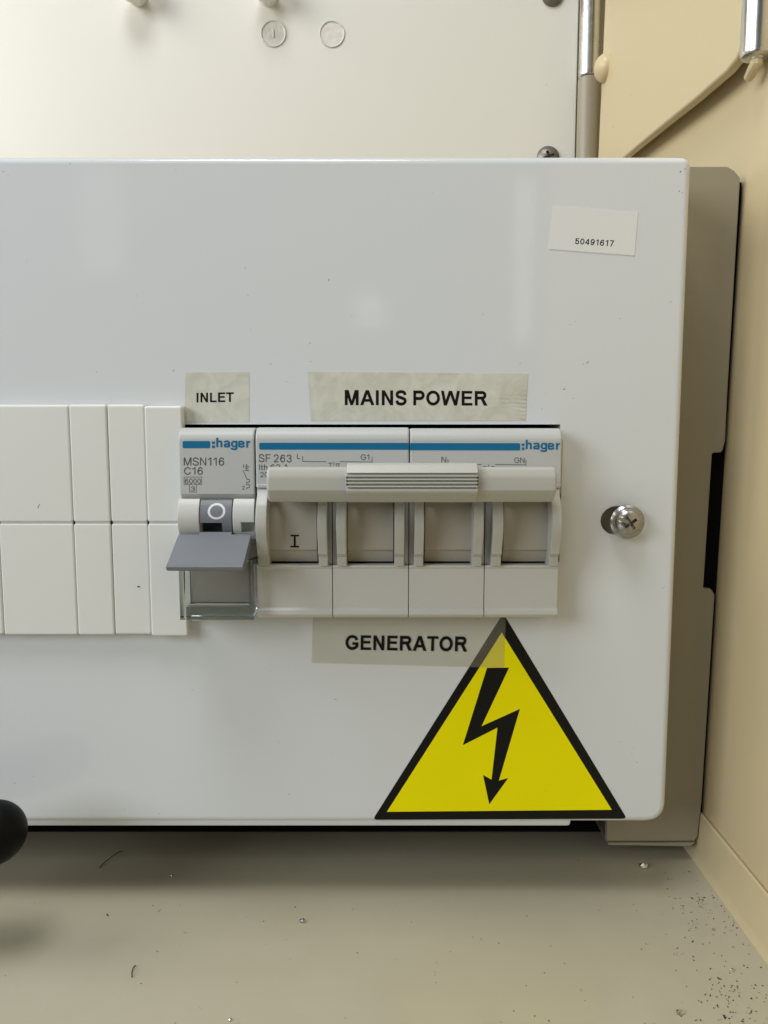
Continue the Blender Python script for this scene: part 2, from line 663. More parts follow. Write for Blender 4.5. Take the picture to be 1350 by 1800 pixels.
        lb = rb = .025
    elif ch == 'g':
        W = .60
        pol = [R(W - w, 0, W, .72)]
        stk = [ell(W / 2 - .01, .365, W / 2 - h, .365 - h), crom([(W - h, .05), (W - h - .02, -.12), (.40, -.27 + h), (.22, -.27 + h), (.08, -.15), (.05, -.06)])]
        lb = rb = .025
    elif ch == 'e':
        W = .60
        stk = [crom([(.06, .365), (W - h, .365)], 2), crom([(W - h, .365), (W - h - .02, .52), (.42, .70 - h), (.28, .73 - h), (.12, .62), (h, .44), (h, .28), (.12, .10), (.28, h - .01), (.44, h + .02), (W - .03, .20)])]
        lb = rb = .025
    elif ch == 'r':
        W = .37
        pol = [R(0, 0, w, .72)]
        stk = [crom([(h, .38), (.13, .58), (.25, .71 - h), (W, .72 - h)])]
        rb = .0
    else:
        W = .5
    return pol, stk, W, lb, rb


def ribbon(bm, path, w, z):
    n = len(path)
    closed = (path[0] - path[-1]).length < 1e-6
    L_, R_ = [], []
    pts = path[:-1] if closed else path
    pts = [p for i, p in enumerate(pts) if i == 0 or (p - pts[i - 1]).length > 1e-5]
    n = len(pts)
    for i, p in enumerate(pts):
        a = pts[i - 1] if (i > 0 or closed) else p
        c = pts[(i + 1) % n] if (i < n - 1 or closed) else p
        d1 = (p - a).normalized() if (p - a).length else (c - p).normalized()
        d2 = (c - p).normalized() if (c - p).length else d1
        d = d1 + d2
        d = d.normalized() if d.length > 1e-4 else d1
        k = min(1.5, 1 / max(.4, d.dot(d1)))
        nn = Vector((-d.y, d.x)) * (w / 2 * k)
        L_.append(bm.verts.new((*(p + nn), z)))
        R_.append(bm.verts.new((*(p - nn), z)))
    for i in range(n if closed else n - 1):
        j = (i + 1) % n
        bm.faces.new((L_[i], R_[i], R_[j], L_[j]))


def text_mesh(s, weight):
    """flat lettering; overlapping strokes lie a hair above one another (z is turned into depth later)"""
    bm = bmesh.new()
    x = 0.0
    for ch in s:
        pol, stk, W, lb, rb = glyph(ch, weight)
        x += lb
        z = 0
        for p in pol:
            f = bm.faces.new([bm.verts.new((a + x, b, z)) for a, b in p])
            z += 1
        for path in stk:
            ribbon(bm, [c + Vector((x, 0)) for c in path], weight, z)
            z += 1
        x += W + rb
    return bm


def lettering(name, s, quad, Y, material, parent, bold=0.128):
    """text stretched into the quad [(px, py) top left, top right, bottom right, bottom left] on the plane Y"""
    bm = text_mesh(s, bold)
    xs = [v.co.x for v in bm.verts]
    ys = [v.co.y for v in bm.verts]
    x0, x1, y0, y1 = min(xs), max(xs), min(ys), max(ys)
    tl, tr, br, bl = [Vector((P(a, b, Y)[0], P(a, b, Y)[2])) for a, b in quad]
    for v in bm.verts:
        u, t = (v.co.x - x0) / (x1 - x0), (v.co.y - y0) / (y1 - y0)
        q = (bl * (1 - u) + br * u) * (1 - t) + (tl * (1 - u) + tr * u) * t
        v.co = Vector((q.x, Y - v.co.z * .0012, q.y))
    bmesh.ops.recalc_face_normals(bm, faces=bm.faces)
    for f in bm.faces:
        f.normal_update()
        if f.normal.y > 0:
            f.normal_flip()
    return obj(name, bm, material, parent, fin=False)


def rect(a, b, c, d):
    """quad from x0, y0, x1, y1 in photo measurements"""
    return [(a, b), (c, b), (c, d), (a, d)]


def decal(name, poly, Y, material, parent, thick=0.0, px=True, radii=0.0):
    pts = [(P(a, b, Y)[0], P(a, b, Y)[2]) for a, b in poly] if px else poly
    if radii:
        pts = rounded(pts, radii)
    if thick:
        bm = extr_y(pts, Y - thick, Y)
    else:
        bm = bmesh.new()
        f = bm.faces.new([bm.verts.new((x, Y, z)) for x, z in pts])
        f.normal_update()
        if f.normal.y > 0:
            f.normal_flip()
        bmesh.ops.triangulate(bm, faces=[f])
    return obj(name, bm, material, parent, fin=bool(thick))


def line_print(name, paths, width, Y, material, parent):
    """thin printed lines, each path a list of photo measurements"""
    bm = bmesh.new()
    for path in paths:
        pts = [Vector((P(a, b, Y)[0], P(a, b, Y)[2])) for a, b in path]
        for p, q in zip(pts, pts[1:]):
            d = (q - p).normalized()
            n = Vector((-d.y, d.x)) * width / 2
            e = d * width / 2
            f = bm.faces.new([bm.verts.new((c.x, Y, c.y)) for c in (p - e + n, q + e + n, q + e - n, p - e - n)])
            f.normal_update()
            if f.normal.y > 0:
                f.normal_flip()
            Y -= 0.0004
    return obj(name, bm, material, parent, fin=False)


# ------------------------------------------------------------------ depths (mm from the lens)
DOOR, FACE, FLANGE, PANEL = 192.0, 184.0, 212.0, 362.0


def wall_x(z):
    return 89.6 + 0.018 * z


# ------------------------------------------------------------------ the setting
bm = bmesh.new()
bm.faces.new([bm.verts.new(c) for c in ((-420, -90, 0), (110, -90, 0), (110, 372, 0), (-420, 372, 0))])
floor = tag(obj('floor', bm, 'floor_paint', origin=(0, 0, 0)), kind='structure')
# the floor tray is turned up along the side wall
pr = [(wall_x(0) - 2.6, -1), (wall_x(0) - 2.2, 1.2), (wall_x(8) - 1.6, 3.0), (wall_x(13) - 1.3, 13.2), (wall_x(14) - 0.9, 13.8), (wall_x(14) - 0.35, 13.6), (wall_x(13) - 0.3, 12.0), (wall_x(0) + 3, -1)]
bm = bmesh.new()
A = [bm.verts.new((x, -90, z)) for x, z in pr]
B = [bm.verts.new((x, 371, z)) for x, z in pr]
for i in range(len(pr)):
    j = (i + 1) % len(pr)
    bm.faces.new((A[i], A[j], B[j], B[i]))
obj('upturned_edge', bm, 'wall_beige', floor)

bm = bmesh.new()
x_t = wall_x(330)
vs_ = [(wall_x(-2), -90, -2), (x_t, -90, 330), (x_t, 373, 330), (wall_x(-2), 373, -2)]
A = [bm.verts.new(c) for c in vs_]
B = [bm.verts.new((x + 2, y, z)) for x, y, z in vs_]
bm.faces.new(A)
bm.faces.new(B[::-1])
for i in range(4):
    bm.faces.new((A[i], A[(i + 1) % 4], B[(i + 1) % 4], B[i]))
tag(obj('side_wall', bm, 'wall_beige', origin=(0, 0, 0)), kind='structure')
tag(obj('back_wall', box(-420, 112, 372, 374, -2, 330), 'wall_beige', origin=(0, 0, 0)), kind='structure')
xr = Xp(1013, 200, PANEL)
tag(obj('back_panel', box(-420, xr, PANEL, PANEL + 6, 2, 330, .6), 'panel_white', origin=(0, 0, 0)), kind='structure')

# ------------------------------------------------------------------ enclosure: door, base and flange
enc = thing('consumer_unit', (-60, 250, 0), 'glossy white steel distribution enclosure door on a grey beige base', 'enclosure')
x_r = Xp(1212, 290, DOOR + 1.9)
z_t, z_b, z_l = Zp(278, DOOR + 1.9), Zp(1442, DOOR + 1.5), Zp(1452, DOOR + 1)
x_s = Xp(1004, 1446, DOOR)
poly = rounded([(-270, z_t), (x_r, z_t), (x_r, z_b), (-270, z_b)], [0, 2.6, 5.4, 0], 8)
dm = extr_y(poly, DOOR, 210.5, 1.9, 5)
zc_t, zc_b = Zp(746, DOOR), Zp(1083, DOOR)
c1 = box(Xp(60, 900, DOOR), Xp(981.5, 900, DOOR), 180, 230, zc_b, zc_t)
hx, hz = P(1096, 915, DOOR)[0], P(1096, 915, DOOR)[2]
hole = []
for k in range(24):
    a = 2 * math.pi * k / 24
    hole.append((hx - 1.3 + 3.9 * math.cos(a) + (.4 if math.cos(a) > 0 else -.4), hz + 3.55 * math.sin(a)))
c2 = extr_y(hole, 185, 225)
dm = cut(dm, [c1, c2])
door = obj('door', dm, 'door_paint', enc)
lp = rounded([(-270, z_b + 3), (x_s + .4, z_b + 3), (x_s, z_l), (-270, z_l)], [0, 0, .9, 0])
obj('lower_lip', extr_y(lp, DOOR + .9, 210, .5, 3), 'door_paint', door)
door['label'] = 'glossy white door with rounded corners and a window for the switches'
sp_ = bmesh.new()
for (px, py, l, t, an) in ((578, 492, 4, 1.4, 60), (914, 638, 1.6, 1.3, 0), (1115, 450, 1.8, 1.2, 0), (1196, 302, 4, 2.2, 20), (1204, 297, 5, .9, 5), (1194, 336, 2.4, 2, 0), (1199, 339, 1.3, 1, 0), (1003, 571, 1.5, 1.2, 0), (1012, 565, 1.2, 1, 0),
                           (1090, 560, 1.4, 1, 0), (1120, 1340, 1.4, 1.2, 0), (1089, 1304, 1.2, 1.2, 0), (1008, 700, 1.6, 1.3, 30), (305, 652, 3, 1, 50), (508, 1396, 1.6, 1.3, 0), (280, 1430, 1.3, 1, 0), (219, 1423, 1.5, 1, 0), (59, 1365, 1.6, 1.2, 0), (1158, 282, 3, 1, 0), (1141, 281, 4, .8, 0), (490, 1305, 1.4, 1.2, 0), (760, 340, 1.2, 1, 0), (240, 520, 1.3, 1, 0)):
    pts = []
    for k in range(7):
        a = 2 * math.pi * k / 7
        q = random.uniform(.6, 1.15)
        ux, uy = l * .62 * q * math.cos(a), t * .62 * q * math.sin(a)
        ca, sa = math.cos(math.radians(an)), math.sin(math.radians(an))
        c_ = P(px + ux * ca - uy * sa, py - (ux * sa + uy * ca), DOOR)
        pts.append(sp_.verts.new((c_[0], DOOR - .008 if py > 290 else DOOR + .35, c_[2])))
    sp_.faces.new(pts)
tag(obj('dirt_specks', sp_, 'dirt', door, fin=False), kind='stuff')
# flange of the base behind the door, with its long notch beside the wall
fl = [(1068, 292), (1279, 292), (1291, 299), (1302, 312), (1279, 700), (1275.5, 775), (1270, 795.5), (1252.5, 796.5), (1237, 1034.5), (1251, 1036), (1257, 1046), (1234, 1409), (1227, 1471), (1221, 1479), (1067, 1479)]
fl = [(P(a, b, FLANGE)[0], P(a, b, FLANGE)[2]) for a, b in fl]
fl = rounded(fl, [0, 1, 1, 1, 0, 1, 1, .5, .5, .5, .8, 0, .6, .5, 0], 3)
flange = obj('flange', extr_y(fl, FLANGE, FLANGE + 2, .45, 2), 'base_paint', enc)
# folded edge under the flange
za, zb = Zp(1480, FLANGE), Zp(1487, FLANGE)
obj('bottom_fold', extr_y([(P(1068, 1480, FLANGE)[0], za - .1), (P(1221, 1480, FLANGE)[0], za - .1), (P(1210, 1487, FLANGE)[0], zb), (P(1069, 1484, FLANGE)[0], zb + .4)], FLANGE - .4, FLANGE + 22, .25, 2), 'base_paint', enc)
obj('base', box(-270, 79, FLANGE + 2.2, 356, 26, Zp(300, FLANGE)), 'base_paint', enc)
obj('under_door_shade', box(-270, 73, 228, 352, 0.3, 25.9), 'black_inside', enc)  # added block, its black colour gives the shade under the door
bm = bmesh.new()
ring = [(80, FLANGE + 2.1, 8), (wall_x(8) - .25, FLANGE + 2.1, 8), (wall_x(179) - .25, FLANGE + 2.1, Zp(316, FLANGE)), (80, FLANGE + 2.1, Zp(316, FLANGE))]
A = [bm.verts.new(c) for c in ring]
B = [bm.verts.new((c[0], c[1] + 8, c[2])) for c in ring]
bm.faces.new(A)
bm.faces.new(B[::-1])
for i in range(4):
    bm.faces.new((A[i], A[(i + 1) % 4], B[(i + 1) % 4], B[i]))
obj('gap_shade_strip', bm, 'black_inside', enc)  # added strip, blackened in place of the shade between flange and wall
# the dark inside behind the switches
obj('inner_plate', box(-200, 65, 205, 207, zc_b - 8, zc_t + 8), 'black_inside', enc)

# door screw with washer, in its long hole
scr = thing('door_screw', (P(1103, 917, DOOR)[0], DOOR, P(1103, 917, DOOR)[2]), 'domed steel cross head screw holding the white door in an oblong hole', 'screw')
sx, sz = P(1104, 918, 189)[0], P(1104, 918, 189)[2]
head = lathe([(0, 0), (4.05, 0), (4.15, .5), (4.1, .9), (3.7, 1.2), (3.55, 1.35), (3.3, 2.2), (2.6, 3.0), (1.5, 3.45), (0, 3.6)], (sx, 190.3, sz), (0, -1, 0.0), 40)
cs = []
for a in (35, 125):
    b = box(-2.3, 2.3, 184.5, 188.6, -.48, .48)
    for v in b.verts:
        # the recess narrows towards its floor
        k = 1.0 if v.co.y < 186 else .55
        x, z = v.co.x * k, v.co.z * k
        ca, sa = math.cos(math.radians(a)), math.sin(math.radians(a))
        v.co = Vector((sx + x * ca - z * sa, v.co.y, sz + x * sa + z * ca))
    cs.append(b)
slot = box(-4.2, 0.2, 184.5, 187.75, -.42, .42)
ca, sa = math.cos(math.radians(-22)), math.sin(math.radians(-22))
for v in slot.verts:
    x, z = v.co.x, v.co.z
    v.co = Vector((sx + x * ca - z * sa, v.co.y, sz + x * sa + z * ca))
cs.append(slot)
obj('head', cut(head, cs), 'steel', scr, angle=28)
obj('shank', lathe([(2.1, 0), (2.1, 14)], (sx, 190.2, sz), (0, 1, 0), 20), 'screw_grey', scr)
obj('retaining_plate', box(hx - 9, hx + 9, 194.6, 195.4, hz - 8, hz + 8), 'base_paint', scr)

# ------------------------------------------------------------------ blanking plates in the left of the door window
PL = 189.3
edges = [(-150, 'a'), (-14.5, 'b'), (120, 'c'), (187, 'd'), (253.5, 'e'), (320.5, 'f')]
labels = ['wide white blanking plate cut by the picture edge, beside the marked wide plate',
          'wide white blanking plate with a short pencil mark, left of three narrow plates',
          'narrow white blanking plate touching the wide plate with the pencil mark',
          'narrow white blanking plate with a small dark speck on its lower half',
          'narrow white blanking plate standing slightly proud beside the grey toggle breaker']


def plate_profile(py_t, py_b, yf):
    zt, zb, zm = Zp(py_t, yf), Zp(py_b, yf), Zp(919.5, yf)
    return [(205, zt - .5), (DOOR - .3, zt), (yf + .7, zt), (yf + .2, zt - .2), (yf, zt - .7), (yf, zm + .62), (yf + .14, zm + .42), (yf + .62, zm + .22), (yf + .62, zm - .1),
            (yf + .14, zm - .3), (yf, zm - .5), (yf, zb + .5), (yf + .15, zb + .1), (yf + .5, zb), (DOOR - .3, zb), (205, zb + .5)]


for i in range(5):
    yf = PL - (.55 if i == 4 else 0) - (0.12 if i == 2 else 0)
    a = Xp(edges[i][0], 710, PL)
    b = Xp(edges[i + 1][0], 710, PL)
    pt = (711, 711, 710.5, 710.5, 713)[i]
    pb = (1115, 1116, 1116, 1115, 1118)[i]
    pr = plate_profile(pt, pb, yf)
    # the plate's clips go through the window; only its skirt lies on the door
    pr = [(DOOR - .05 if y > DOOR - .1 else y, z) for y, z in pr]
    bm = extr_x(pr, a + .05, b - .05, .5, 3)
    o = obj('blanking_plate', bm, 'blank_plastic', None, angle=50)
    tag(o, labels[i], 'blanking plate', 'blanking plates filling the spare ways')
    if i == 1:
        m = extr_y([(P(66, 893, yf)[0], P(66, 893, yf)[2]), (P(69, 886, yf)[0], P(69, 886, yf)[2]), (P(70, 886, yf)[0], P(70, 886, yf)[2]), (P(67, 893.5, yf)[0], P(67, 893.5, yf)[2])], yf - .02, yf + .05)
        obj('pencil_mark', m, 'print_grey', o)
    if i == 3:
        m = extr_y([(P(q, r, yf)[0], P(q, r, yf)[2]) for q, r in ((241.5, 1030), (246, 1030.5), (246, 1032.5), (242, 1032.5))], yf - .05, yf + .05)
        obj('dark_speck', m, 'fleck_dark', o)

# ------------------------------------------------------------------ single pole circuit breaker
br = thing('circuit_breaker', (P(381, 1085, FACE)[0], DOOR, Zp(1085, FACE)), 'single way circuit breaker with lowered grey toggle and clear cover', 'circuit breaker')
xl, xr_ = Xp(314.5, 820, FACE), Xp(447.3, 820, FACE)
zt = Zp(752, FACE)
prof = [(203, zt - .2), (187.2, zt)] + arc(187.2, zt - 3.2, 3.2, 85, 5, 8) + [(FACE, Zp(868, FACE)), (185.6, Zp(881.5, 185.6)), (203, Zp(884, 190))]
obj('housing', extr_x(prof, xl, xr_, .4, 3), 'label_face', br)
obj('lower_housing', extr_x([(203, Zp(880, 189)), (189, Zp(880, 189)), (188.4, Zp(1000, 188.4)), (187.4, Zp(1078, 187.4)), (188.2, Zp(1085, 188.2)), (203, Zp(1085, 190))], xl + .1, xr_ - .1, .3, 2), 'drum_plastic', br)
cyc, czc, rc = 188.6, Zp(911, 184), 6.3
for (a, b) in ((311.5, 349.5), (408.5, 446.5)):
    x0, x1 = Xp(a, 905, 182.5), Xp(b, 905, 182.5)
    pr = [(190, czc + 4.3)] + arc(cyc, czc, rc, 46, -52, 12) + [(190, czc - 5.2)]
    bmk = extr_x(pr, x0, x1, .22, 2)
    if a > 400:
        nx0, nx1 = Xp(423, 925, 182.3), Xp(450, 925, 182.3)
        bmk = cut(bmk, [box(nx0, nx1, 178, 185.2, Zp(936, 182.3), Zp(918, 182.3))])
    obj('cheek', bmk, 'breaker_plastic', br)
# grey toggle: drum with its ring mark, and the paddle that hangs forward and down
tg_x0, tg_x1 = Xp(351, 905, 183), Xp(407.5, 905, 183)
tg_xm = Xp(390, 905, 183)
rd = 6.0
a_cut = math.degrees(math.asin(max(-1, min(1, (Zp(919, 182.8) - czc) / rd))))
dr = extr_x([(189, czc + 4.2)] + arc(cyc, czc, rd, 46, -50, 16) + [(189, czc - 4.6)], tg_x0, tg_x1, .1, 1)
dr = cut(dr, [box(tg_x0 - 1, tg_xm, 175, 186.4, czc - 9, Zp(919, 182.8))])
tog = obj('toggle', dr, 'toggle_grey', br)
obj('toggle_recess', box(tg_x0, tg_xm, 186.2, 188.5, Zp(945, 186), Zp(905, 186)), 'toggle_dark', tog)
bm = bmesh.new()
ocx, ocz = Xp(381, 906, 183), Zp(908.5, 182.7)
def drum_y(z):
    return cyc - math.sqrt(max(.01, rd * rd - (z - czc) ** 2)) - .03
ring = []
for k in range(40):
    a = 2 * math.pi * k / 40
    row = []
    for rx, rz in ((2.05, 1.85), (1.50, 1.36)):
        x, z = ocx + rx * math.cos(a), ocz + 1.25 + rz * math.sin(a)
        row.append(bm.verts.new((x, drum_y(z), z)))
    ring.append(row)
for k in range(40):
    A, B = ring[k], ring[(k + 1) % 40]
    bm.faces.new((A[0], B[0], B[1], A[1]))
obj('off_mark', bm, 'print_white', tog)
px0, px1 = Xp(312.5, 940, 181.8), Xp(441, 940, 181.8)
pt = [(182.4, Zp(940, 182.4)), (171.2, Zp(990, 171.2))]
pad = [(183.6, Zp(955, 183.6)), (182.2, Zp(939.5, 182.2)), (172.2, Zp(989, 172.2)), (171.2, Zp(993, 171.2)), (170.9, Zp(997, 170.9)), (171.1, Zp(1001.5, 171.1)), (171.8, Zp(1003.5, 171.8)), (173.2, Zp(1003.5, 173.2))]
pm = extr_x(pad, px0, px1, .22, 2)
pm = extr_x([(183.2, Zp(952, 183.2)), (183.2, Zp(935, 183.2)), (182.9, Zp(935.2, 182.9)), (180.4, Zp(950, 180.4))], Xp(349.5, 940, 182), Xp(406.5, 940, 182), .1, 1, pm)
obj('paddle', pm, 'toggle_grey', tog)
# clear cover over the terminal label
gx0, gx1 = Xp(315.5, 1050, 181), Xp(447, 1050, 181)
gz0, gz1 = Zp(1090, 181), Zp(985, 181)
gl = cut(box(gx0, gx1, 180.6, 187.2, gz0, gz1, .3, 2),
         [box(gx0 + 1.35, gx1 - 1.35, 182.0, 189, gz0 + 3.0, gz1 + 3)])
obj('clear_cover', gl, 'clear_plastic', br)
# print on the housing
Yp = FACE - .03
decal('blue_bar', rounded([(321, 775.3), (369.5, 775.3), (369.5, 787.8), (321, 787.8)], 3, 4), Yp, 'print_blue', br)
line = [[(372.5, 776), (378, 776), (378, 780.5), (372.5, 780.5)], [(372.5, 783), (378, 783), (378, 787.5), (372.5, 787.5)]]
for q in line:
    decal('blue_dot', q, Yp, 'print_blue', br)
lettering('maker_name', 'hager', [(380, 769.5), (440, 770.5), (440, 791.5), (380, 790.5)], Yp, 'print_blue', br, 0.185)
lettering('type_lettering', 'MSN116', rect(323, 804, 394, 818.5), Yp, 'print_grey', br)
lettering('type_lettering', 'C16', rect(323.5, 821, 356.5, 834.5), Yp, 'print_grey', br)
lettering('type_lettering', '6000', rect(325, 841, 353, 850.5), Yp, 'print_grey', br)
lettering('type_lettering', '3', rect(335.5, 855, 342.5, 863.5), Yp, 'print_grey', br)
line_print('rating_frame', [[(323.5, 838.5), (354.5, 838.5), (354.5, 851.5), (323.5, 851.5), (323.5, 838.5)], [(333, 852), (333, 865), (345, 865), (345, 852)]], .1, Yp - .005, 'print_grey', br)
line_print('circuit_symbol', [[(428, 817), (428, 822)], [(433.5, 816), (433.5, 827)], [(430.5, 819.5), (437.5, 819.5)], [(431, 823), (436.5, 823)], [(431, 827), (437.5, 827)], [(427.5, 827), (434, 842.5)],
           [(434, 842.5), (438.5, 842.5), (439, 847), (433.5, 848), (433.5, 851.5), (438.5, 852), (438.5, 857), (433.5, 857.5), (433.5, 860)]], .13, Yp - .005, 'print_grey', br)
lettering('type_lettering', '2', rect(425.5, 854, 430, 860.5), Yp, 'print_grey', br)

# ------------------------------------------------------------------ four way changeover switch
sw = thing('changeover_switch', (P(716, 1085, FACE)[0], DOOR, Zp(1085, FACE)), 'wide four way changeover switch with ribbed cream lever and blue stripe', 'switch')
for (a, b) in ((449, 719.3), (720.7, 988)):
    x0, x1 = Xp(a, 800, FACE), Xp(b, 800, FACE)
    zt = Zp(751.5 if a < 500 else 753, FACE)
    prof = [(203, zt - .2), (187.2, zt)] + arc(187.2, zt - 3.2, 3.2, 85, 5, 8) + [(FACE, Zp(851.5, FACE)), (FACE - .12, Zp(852.5, FACE)), (FACE - .12, Zp(857, FACE)), (FACE + .5, Zp(858, FACE)), (FACE + .3, Zp(866, FACE)), (186.5, Zp(884, 186.5)), (203, Zp(884, 190))]
    obj('upper_housing', extr_x(prof, x0, x1, .45, 3), 'label_face', sw)
obj('side_skin', box(Xp(988.6, 800, FACE), Xp(991, 800, FACE), FACE + .8, 191.9, Zp(990, FACE), Zp(772, FACE), .2), 'breaker_plastic', sw)
seams = [449.5, 584, 718.6, 852.3, 983]
for i in range(4):
    x0, x1 = Xp(seams[i] + .5, 1000, FACE), Xp(seams[i + 1] - .5, 1000, FACE)
    prof = [(203, Zp(990, 189)), (188.5, Zp(989.5, 188.5)), (185.2, Zp(992, 185.2)), (184.4, Zp(994, 184.4)), (184.3, Zp(997, 184.3)), (184.7, Zp(1000, 184.7)), (184.9, Zp(1068, 184.9)), (184.3, Zp(1073, 184.3)), (184.2, Zp(1080, 184.2)), (184.7, Zp(1084, 184.7)), (185.6, Zp(1085.5, 185.6)), (203, Zp(1085, 190))]
    obj('lower_housing', extr_x(prof, x0, x1, .22, 2), 'breaker_plastic', sw)
# back of the lever bay with the seams between the modules
for i in range(4):
    x0, x1 = Xp(seams[i] + .5, 930, 188), Xp(seams[i + 1] - .5, 930, 188)
    obj('bay_back', box(x0, x1, 189.5, 203, Zp(993, 188), Zp(880, 188)), 'black_inside', sw)
for a, m, b in ((572, 584, 594), (708, 718.8, 731), (847, 852.6, 869)):
    for q, r in ((a, m - .6), (m + .6, b)):
        obj('bay_wall', box(Xp(q, 930, 185), Xp(r, 930, 185), 185.4, 189.4, Zp(991, 186), Zp(872, 186), .12), 'breaker_plastic', sw)
wins = [(469.5, 558), (608.5, 693.5), (745.5, 832.5), (884.5, 969.5)]
for i, (a, b) in enumerate(wins):
    x0, x1 = Xp(a + 1.5, 930, 184), Xp(b - 1.5, 930, 184)
    prof = [(188.5, Zp(872, 188)), (186.6, Zp(874, 186.6)), (185.4, Zp(900, 185.4)), (185.0, Zp(930, 185.0)), (185.1, Zp(966, 185.1)), (185.9, Zp(969, 185.9)), (186.9, Zp(986.5, 186.9)), (188.5, Zp(987, 188.5))]
    d = obj('drum', extr_x(prof, x0, x1, .15, 1), 'drum_plastic', sw, angle=20)
    if i == 0:
        bm = bmesh.new()
        for q in (rect(510.5, 940, 525.5, 942.8), rect(516.3, 942.8, 519.5, 959.5), rect(510.5, 959.5, 525.5, 962.3)):
            bm.faces.new([bm.verts.new((P(x, y, 184.96)[0], 184.96, P(x, y, 184.96)[2])) for x, y in q])
        obj('on_mark', bm, 'print_black', d)
rails = [(449.5, 469.5), (558, 575), (591, 608.5), (693.5, 711), (728.5, 745.5), (832.5, 850), (866, 884.5), (969.5, 987)]
for a, b in rails:
    x0, x1 = Xp(a, 930, 181), Xp(b, 930, 181)
    prof = [(188.5, Zp(858, 188)), (184.2, Zp(859, 184.2)), (183.3, Zp(872, 183.3)), (181.8, Zp(884, 181.8))] + [(181.8 - 1.7 * math.sin(math.pi * k / 10), Zp(884 + 80 * k / 10, 181)) for k in range(1, 10)] + \
           [(181.9, Zp(966, 181.9)), (182.1, Zp(974, 182.1)), (183.2, Zp(979, 183.2)), (183.6, Zp(995, 183.6)), (188.5, Zp(996, 188))]
    obj('lever_rail', extr_x(prof, x0, x1, .3, 2), 'lever_plastic', sw, angle=28)
lx0, lx1 = Xp(467.5, 850, 172.5), Xp(980.5, 853, 172.5)
prof = [(181, Zp(835, 181)), (176.2, Zp(820.5, 176.2)), (174.6, Zp(821, 174.6)), (173.6, Zp(825, 173.6)), (173.0, Zp(834, 173.0)), (172.8, Zp(842, 172.8)), (172.9, Zp(862, 172.9)), (173.3, Zp(866, 173.3)), (175.4, Zp(881, 175.4)), (176.2, Zp(882.5, 176.2)), (181, Zp(878, 181))]
lev = obj('lever', extr_x(prof, lx0, lx1, .7, 4), 'lever_plastic', sw, angle=26)
gx0_, gx1_ = Xp(609, 850, 171.5), Xp(840.5, 850, 171.5)
prof = [(180, Zp(830, 180)), (175, Zp(813.5, 175)), (173.8, Zp(814, 173.8)), (172.6, Zp(818, 172.6)), (171.6, Zp(828, 171.6)), (171.3, Zp(831, 171.3))]
for k in range(5):
    y0 = 832 + k * 6.2
    prof += [(171.9, Zp(y0 + .6, 171.9)), (171.9, Zp(y0 + 2.4, 171.9)), (171.25, Zp(y0 + 3.4, 171.25)), (171.2, Zp(y0 + 5.6, 171.2))]
prof += [(171.4, Zp(866, 171.4)), (174.6, Zp(881.5, 174.6)), (175.2, Zp(883, 175.2)), (180, Zp(880, 180))]
obj('ribbed_grip', extr_x(prof, gx0_, gx1_, .25, 2), 'lever_plastic', lev, angle=26)
for (a, b) in wins:
    obj('lever_arm', box(Xp((a + b) / 2 - 30, 860, 183), Xp((a + b) / 2 + 30, 860, 183), 178, 187, Zp(872, 182), Zp(846, 182)), 'drum_plastic', lev)
# print
for (a, b, ys) in ((455.5, 719.0, (778.3, 778.6, 790.6, 790.3)), (721.2, 914.5, (778.8, 779.0, 791.8, 791.4))):
    rr = rounded([(a, ys[0]), (b, ys[1]), (b, ys[2]), (a, ys[3])], [3, 0, 0, 3] if a < 500 else [0, 3, 3, 0], 4)
    decal('blue_bar', rr, Yp, 'print_blue', sw)
for q in ([(917, 779.5), (922, 779.5), (922, 784), (917, 784)], [(917, 786.5), (922, 786.5), (922, 791), (917, 791)]):
    decal('blue_dot', q, Yp, 'print_blue', sw)
lettering('maker_name', 'hager', [(924, 773), (984.5, 774.5), (984.5, 795), (924, 794)], Yp, 'print_blue', sw, 0.185)
lettering('type_lettering', 'SF 263', [(455, 798), (512.5, 799), (512.5, 813), (455, 812.5)], Yp, 'print_grey', sw)
lettering('type_lettering', 'Ith 63 A', rect(455.5, 816, 508, 826.5), Yp, 'print_grey', sw)
lettering('type_lettering', '20', rect(457.5, 829.5, 471, 839), Yp, 'print_grey', sw)
lettering('terminal_lettering', 'L', rect(522, 797.5, 528, 806.5), Yp, 'print_grey', sw)
lettering('terminal_lettering', 'G1', rect(634, 798.5, 649, 808.5), Yp, 'print_grey', sw)
lettering('terminal_lettering', 'N', rect(776, 803, 784.5, 813), Yp, 'print_grey', sw)
lettering('terminal_lettering', 'GN', rect(904, 804, 922, 814), Yp, 'print_grey', sw)
line_print('circuit_symbol', [[(532, 802), (532, 811), (573, 811.5)], [(598, 811.5), (654, 812), (654, 804)], [(577, 814), (584, 814)], [(580.5, 814), (580.5, 820)], [(587, 812), (587, 818)], [(590.5, 815), (597, 815)], [(592, 815), (592, 820)], [(595.5, 815), (595.5, 820)],
           [(787.5, 808), (787.5, 816), (846, 816.5)], [(849, 820), (856, 820)], [(859, 817), (859, 822)], [(863, 820), (869.5, 820)], [(871, 816.5), (924.5, 817), (924.5, 809)]], .13, Yp - .005, 'print_grey', sw)

# ------------------------------------------------------------------ tape labels and stickers on the door
def tape_label(name, corners, txt, tq, material, label, bold):
    pts = [P(a, b, DOOR) for a, b in corners]
    o = decal(name, corners, DOOR - .012 - (.10 if material == 'tape_thin' else 0), material, None, .07)
    tag(o, label, 'label', 'printed tape labels')
    lettering('lettering', txt, tq, DOOR - .10 - (.10 if material == 'tape_thin' else 0), 'print_black', o, bold)
    return o


